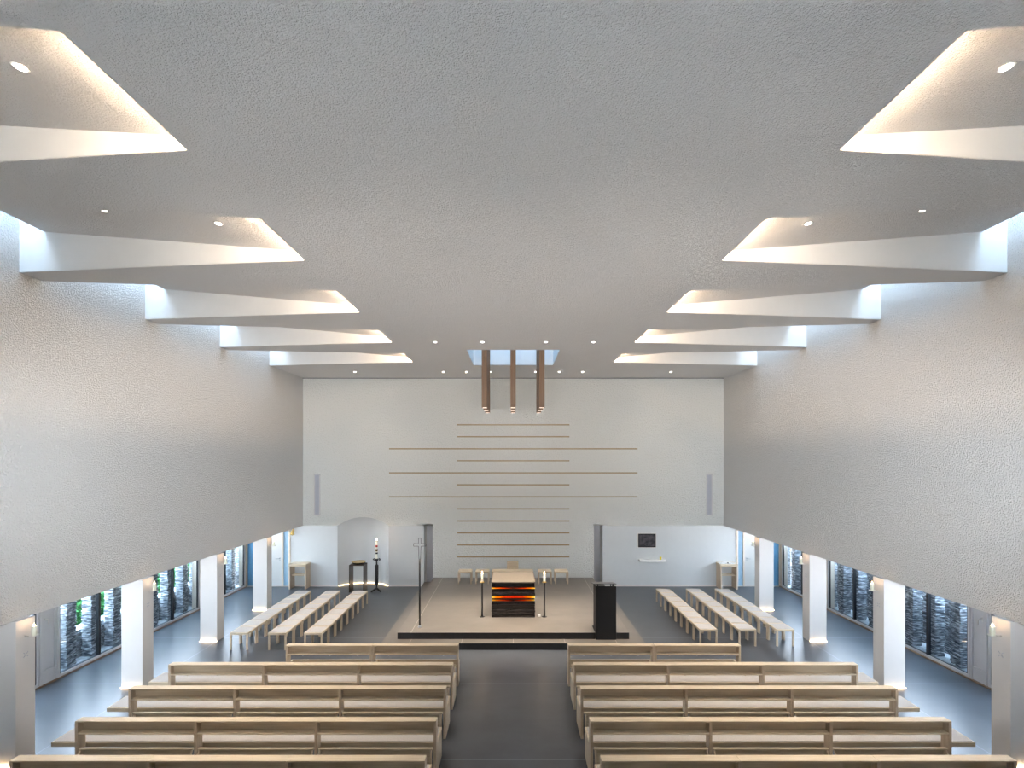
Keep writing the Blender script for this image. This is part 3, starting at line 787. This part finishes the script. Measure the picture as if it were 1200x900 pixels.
# font
ft = thing('baptismal_font', (-5.66, 18.48, 0), 'dark open square stand holding a golden bowl before the niche', 'font')
M['bronze'] = simple('dark_bronze', (0.045, 0.032, 0.024), 0.35, metal=0.3)
for q in (-1, 1):
    box(q*0.27, q*0.24, 0, 0.43, 0, 0.96).build('side_panel', M['bronze'], ft, 0.002)
box(-0.27, 0.27, 0, 0.43, 0.96, 0.99).build('top_plate', M['bronze'], ft, 0.002)
bw = thing('font_bowl', (-5.64, 18.69, 0.99), 'shallow golden bowl with dark underside on the black font stand', 'bowl')
b = MB(); b.lathe([(0.14, 0), (0.20, 0.012), (0.235, 0.05), (0.24, 0.065)], 0, 0, 32, cap=False); b.poly([(0.14*math.cos(i*PI/16), 0.14*math.sin(i*PI/16), 0) for i in range(32)]); b.build('bowl_outside', M['black'], bw)
b = MB(); b.lathe([(0.24, 0.065), (0.262, 0.085), (0.255, 0.087), (0.22, 0.07), (0.12, 0.045), (0.01, 0.04)], 0, 0, 32); b.build('bowl_inside', M['brass'], bw)

# paschal candle stand
t = thing('paschal_candle_stand', (-4.965, 18.6, 0), 'black three-footed wrought stand with curled top beside the font', 'candle stand')
b = MB()
for a in (math.radians(205), math.radians(335), math.radians(90)):
    dx, dy = math.cos(a), math.sin(a)
    b.tube([(0, 0, 0.12), (dx*0.05, dy*0.05, 0.10), (dx*0.12, dy*0.12, 0.055), (dx*0.18, dy*0.18, 0.035), (dx*0.20, dy*0.20, 0.012)], [0.04, 0.036, 0.034, 0.034, 0.022], 8)
b.build('tripod_foot', M['black'], t)
b = MB(); b.lathe([(0.028, 0.08), (0.028, 0.27)], 0, 0, 14); b.build('lower_stem', M['black'], t)
b = MB()
b.lathe([(0.05, 0.26), (0.062, 0.27), (0.062, 0.96), (0.05, 0.975)], 0, 0, 10)
for i in range(10):
    a = 2*PI*i/10; b.tube([(0.06*math.cos(a), 0.06*math.sin(a), 0.27), (0.06*math.cos(a), 0.06*math.sin(a), 0.965)], 0.008, 5)
b.build('fluted_shaft', M['black'], t)
b = MB(); b.lathe([(0.026, 0.97), (0.026, 1.15), (0.05, 1.185), (0.05, 1.20)], 0, 0, 14); b.build('neck', M['black'], t)
b = MB()
for sg in (-1, 1):
    b.tube([(sg*0.02, 0, 1.12), (sg*0.05, 0, 1.17), (sg*0.085, 0, 1.20), (sg*0.115, 0, 1.19), (sg*0.12, 0, 1.155), (sg*0.10, 0, 1.14), (sg*0.085, 0, 1.155)], 0.022, 8)
b.build('curled_capital', M['black'], t)
cd = candle_thing((-4.965, 18.6, 1.20), 0.036, 0.66, 'tall white decorated paschal candle burning on its black stand', None, 2.0, 'wax', 0.08, 'paschal_candle')
for z0, z1, m_, r_ in ((0.42, 0.49, 'red', 0.0375), (0.27, 0.35, 'black', 0.042), (0.285, 0.335, 'brass', 0.044), (0.17, 0.225, 'black', 0.040)):
    b = MB(); b.lathe([(r_, z0), (r_, z1)], 0, 0, 18); b.build('wax_ornament', M[m_], cd)

# ------------------------------------------------------------------ right hand wall: screen, shelf, cup
pic = thing('framed_picture', ((758-CX)/31, D, 4.92-(641.2-CY)/31), 'small dark picture in a black frame with a pale surround', 'picture')
pw, ph = 0.33, 0.255
b = MB(); b.box(-pw-0.025, pw+0.025, -0.012, 0, -0.025, 2*ph+0.025); b.build('pale_surround', M['leaf'], pic)
b = MB(); f_ = 0.05
b.box(-pw, pw, -0.04, -0.012, 0, f_); b.box(-pw, pw, -0.04, -0.012, 2*ph-f_, 2*ph); b.box(-pw, -pw+f_, -0.04, -0.012, f_, 2*ph-f_); b.box(pw-f_, pw, -0.04, -0.012, f_, 2*ph-f_)
b.build('frame', M['black'], pic, 0.003)
m, nt, bb = newmat('dark_relief'); v = coords(nt); n = N(nt, 'ShaderNodeTexNoise', Scale=7.0, Detail=3.0); nt.links.new(v, n.inputs['Vector'])
r = nt.nodes.new('ShaderNodeValToRGB'); r.color_ramp.elements[0].color = (0.006, 0.007, 0.012, 1); r.color_ramp.elements[1].color = (0.10, 0.085, 0.10, 1); r.color_ramp.elements[0].position = 0.4; r.color_ramp.elements[1].position = 0.75
nt.links.new(n.outputs['Fac'], r.inputs['Fac']); nt.links.new(r.outputs['Color'], bb.inputs['Base Color']); bb.inputs['Roughness'].default_value = 0.4
box(-pw+f_, pw-f_, -0.022, -0.012, f_, 2*ph-f_).build('picture_panel', m, pic)
zs = 4.92-(655.6-CY)/31
sh = box((748.5-CX)/31, (778.5-CX)/31, D-0.22, D, zs-0.05, zs+0.02).build('wall_shelf', M['basin'], None, 0.004)
tag(sh, 'white floating shelf on the right wall below the dark picture', 'shelf')
b = MB(); cxp = (774-CX)/31*0.995
b.lathe([(0.030, 0), (0.036, 0.02), (0.040, 0.10), (0.036, 0.10), (0.032, 0.02), (0.01, 0.012)], 0, 0, 20)
tag(b.build('yellow_cup', M['yellow'], loc=(cxp, D-0.12, zs+0.021)), 'small yellow glass cup on the white wall shelf', 'cup')

# grilles
for s, side in ((-1, 'left'), (1, 'right')):
    g = thing('speaker_grille', (s*7.41, D, 2.68), 'tall slim grey speaker grille high on the altar wall, %s side' % side, 'speaker grille', 'slim wall grilles')
    box(-0.115, 0.115, -0.018, 0, 0, 1.57).build('grille_frame', M['frame'], g, 0.003)
    box(-0.075, 0.075, -0.024, -0.018, 0.04, 1.53).build('grille_cloth', M['grille'], g)

# wooden strips on the altar wall
ys = [497.9, 511.8, 525.9, 539.9, 554.1, 568.1, 582.2, 596.3, 610.4, 624.4, 638.5, 652.4]
for i, y in enumerate(ys):
    lg = i in (2, 4, 6)
    hw_ = 4.69 if lg else 2.12
    z = EYE-(y-CY)/31
    o = box(-hw_, hw_, D-0.03, D, z-0.022, z+0.022).build('wooden_strip', M['strip'], None, 0.002)
    tag(o, '%s thin horizontal oak strip on the altar wall, %s from the top' % ('long' if lg else 'short', ORD[i]), 'wood strip', 'oak strips on the altar wall')

# ------------------------------------------------------------------ pendants
pg = ['front', 'middle', 'back']; pc = ['left', 'centre', 'right']
for ci, x in enumerate((-0.815, -0.005, 0.81)):
    for ri, y in enumerate((14.55, 15.40, 16.25)):
        zb = EYE+1.375
        t = thing('timber_pendant', (x, y, zb), 'square brown timber pendant lamp over the altar, %s column, %s one' % (pc[ci], pg[ri]), 'pendant lamp', 'timber pendant lamps over the altar')
        q = 0.078
        m_ = MB()
        L_ = WZ-0.05-zb
        m_.box(-q, q, -q, -q+0.014, 0, L_); m_.box(-q, q, q-0.014, q, 0, L_); m_.box(-q, -q+0.014, -q+0.014, q-0.014, 0, L_); m_.box(q-0.014, q, -q+0.014, q-0.014, 0, L_)
        m_.build('timber_case', M['brownwood'], t)
        box(-q+0.014, q-0.014, -q+0.014, q-0.014, 0.004, 0.02).build('lamp_face', M['pendface'], t)
        if True:
            light('pendant_beam', 'SPOT', (0, 0, -0.01), 2.5, (1.0, 0.80, 0.60), t, (0, 0, 0), spot_size=math.radians(52), spot_blend=0.8, shadow_soft_size=0.04)

# ------------------------------------------------------------------ downlights
def downlight(loc, label, group, tilt=(0, 0), r=0.042, energy=0, spot=70, aim=None, blend=0.7):
    t = thing('recessed_downlight', loc, label, 'downlight', group)
    t.rotation_euler = (tilt[0], tilt[1], 0)
    b = MB(); b.lathe([(r, 0.0), (r+0.022, -0.003), (r+0.022, 0.0)], 0, 0, 24, cap=False); b.lathe([(r, 0.0), (r, -0.004), (r+0.02, -0.004)], 0, 0, 24, cap=False); b.build('trim_ring', M['frame'], t)
    b = MB(); b.lathe([(r*0.95, -0.008), (r*0.95, -0.001)], 0, 0, 24); b.build('lamp_face', M['lampface'], t)
    if energy:
        l = light('downlight_beam', 'SPOT', (loc[0], loc[1], loc[2]-0.02), energy, (1.0, 0.86, 0.70), None, (0, 0, 0), spot_size=math.radians(spot), spot_blend=blend, shadow_soft_size=0.05)
        if aim: l.rotation_euler = (Vector(aim)-Vector(l.location)).to_track_quat('-Z', 'Y').to_euler()
for i, x in enumerate((-2.02, -0.80, 0.84, 2.07)):
    downlight((x, 13.25, CEIL), 'ceiling downlight in front of the square skylight, %s from the left' % ORD[i], 'downlights before the skylight', energy=640, spot=44, aim=(x*0.75, 14.3, 0.34))
for i, x in enumerate((-5.55, -2.45, -1.64, -0.81, 0.79, 1.61, 2.43, 5.52)):
    near = abs(x) < 5
    downlight((x, 17.94, CEIL), 'ceiling downlight along the altar wall, %s from the left' % ORD[i], 'downlights along the altar wall', energy=(60 if near else 22), spot=(70 if near else 80), aim=((x*0.8, 15.6, 0.3) if near else (x*0.85, 19.2, 2.5)))
sl = math.atan(0.114)
for s, side in ((-1, 'left'), (1, 'right')):
    for x, y, l in ((4.05, 4.205, 'in the nearest %s ceiling opening' % side), (4.05, 7.03, 'in the second %s ceiling opening, near its narrow end' % side), (5.62, 7.02, 'in the second %s ceiling opening, half hidden by the ceiling edge' % side)):
        downlight((s*x, y, roofz(x)), 'round recessed spotlight '+l, None, tilt=(0, -s*sl), r=0.043)

# ------------------------------------------------------------------ world, camera, colour
w = bpy.data.worlds.new('sky'); S.world = w; w.use_nodes = True
nt = w.node_tree; bg = nt.nodes['Background']; bg.inputs[1].default_value = 15.0
tc = nt.nodes.new('ShaderNodeTexCoord'); sp = nt.nodes.new('ShaderNodeSeparateXYZ'); rp = nt.nodes.new('ShaderNodeValToRGB')
nt.links.new(tc.outputs['Generated'], sp.inputs[0]); nt.links.new(sp.outputs[2], rp.inputs[0]); nt.links.new(rp.outputs[0], bg.inputs[0])
rp.color_ramp.elements[0].position = 0.0; rp.color_ramp.elements[0].color = (1.0, 0.96, 0.95, 1)
rp.color_ramp.elements[1].position = 0.9; rp.color_ramp.elements[1].color = (0.52, 0.76, 1.0, 1)

# general lights behind / above the viewpoint: unseen fill spots added in the shell section
cam = bpy.data.cameras.new('camera'); co = bpy.data.objects.new('camera', cam); C.objects.link(co)
co.location = (0, 0, EYE); co.rotation_euler = (PI/2, 0, 0)
cam.sensor_width = 36; cam.sensor_fit = 'HORIZONTAL'; cam.lens = 18.0
cam.shift_x = -1.5/1200; cam.shift_y = 84.6/1200; cam.clip_start = 0.05; cam.clip_end = 200
S.camera = co
S.view_settings.view_transform = 'Standard'; S.view_settings.look = 'None'
S.view_settings.gamma = 1.0; S.view_settings.use_curve_mapping = False
S.view_settings.exposure = 1.55
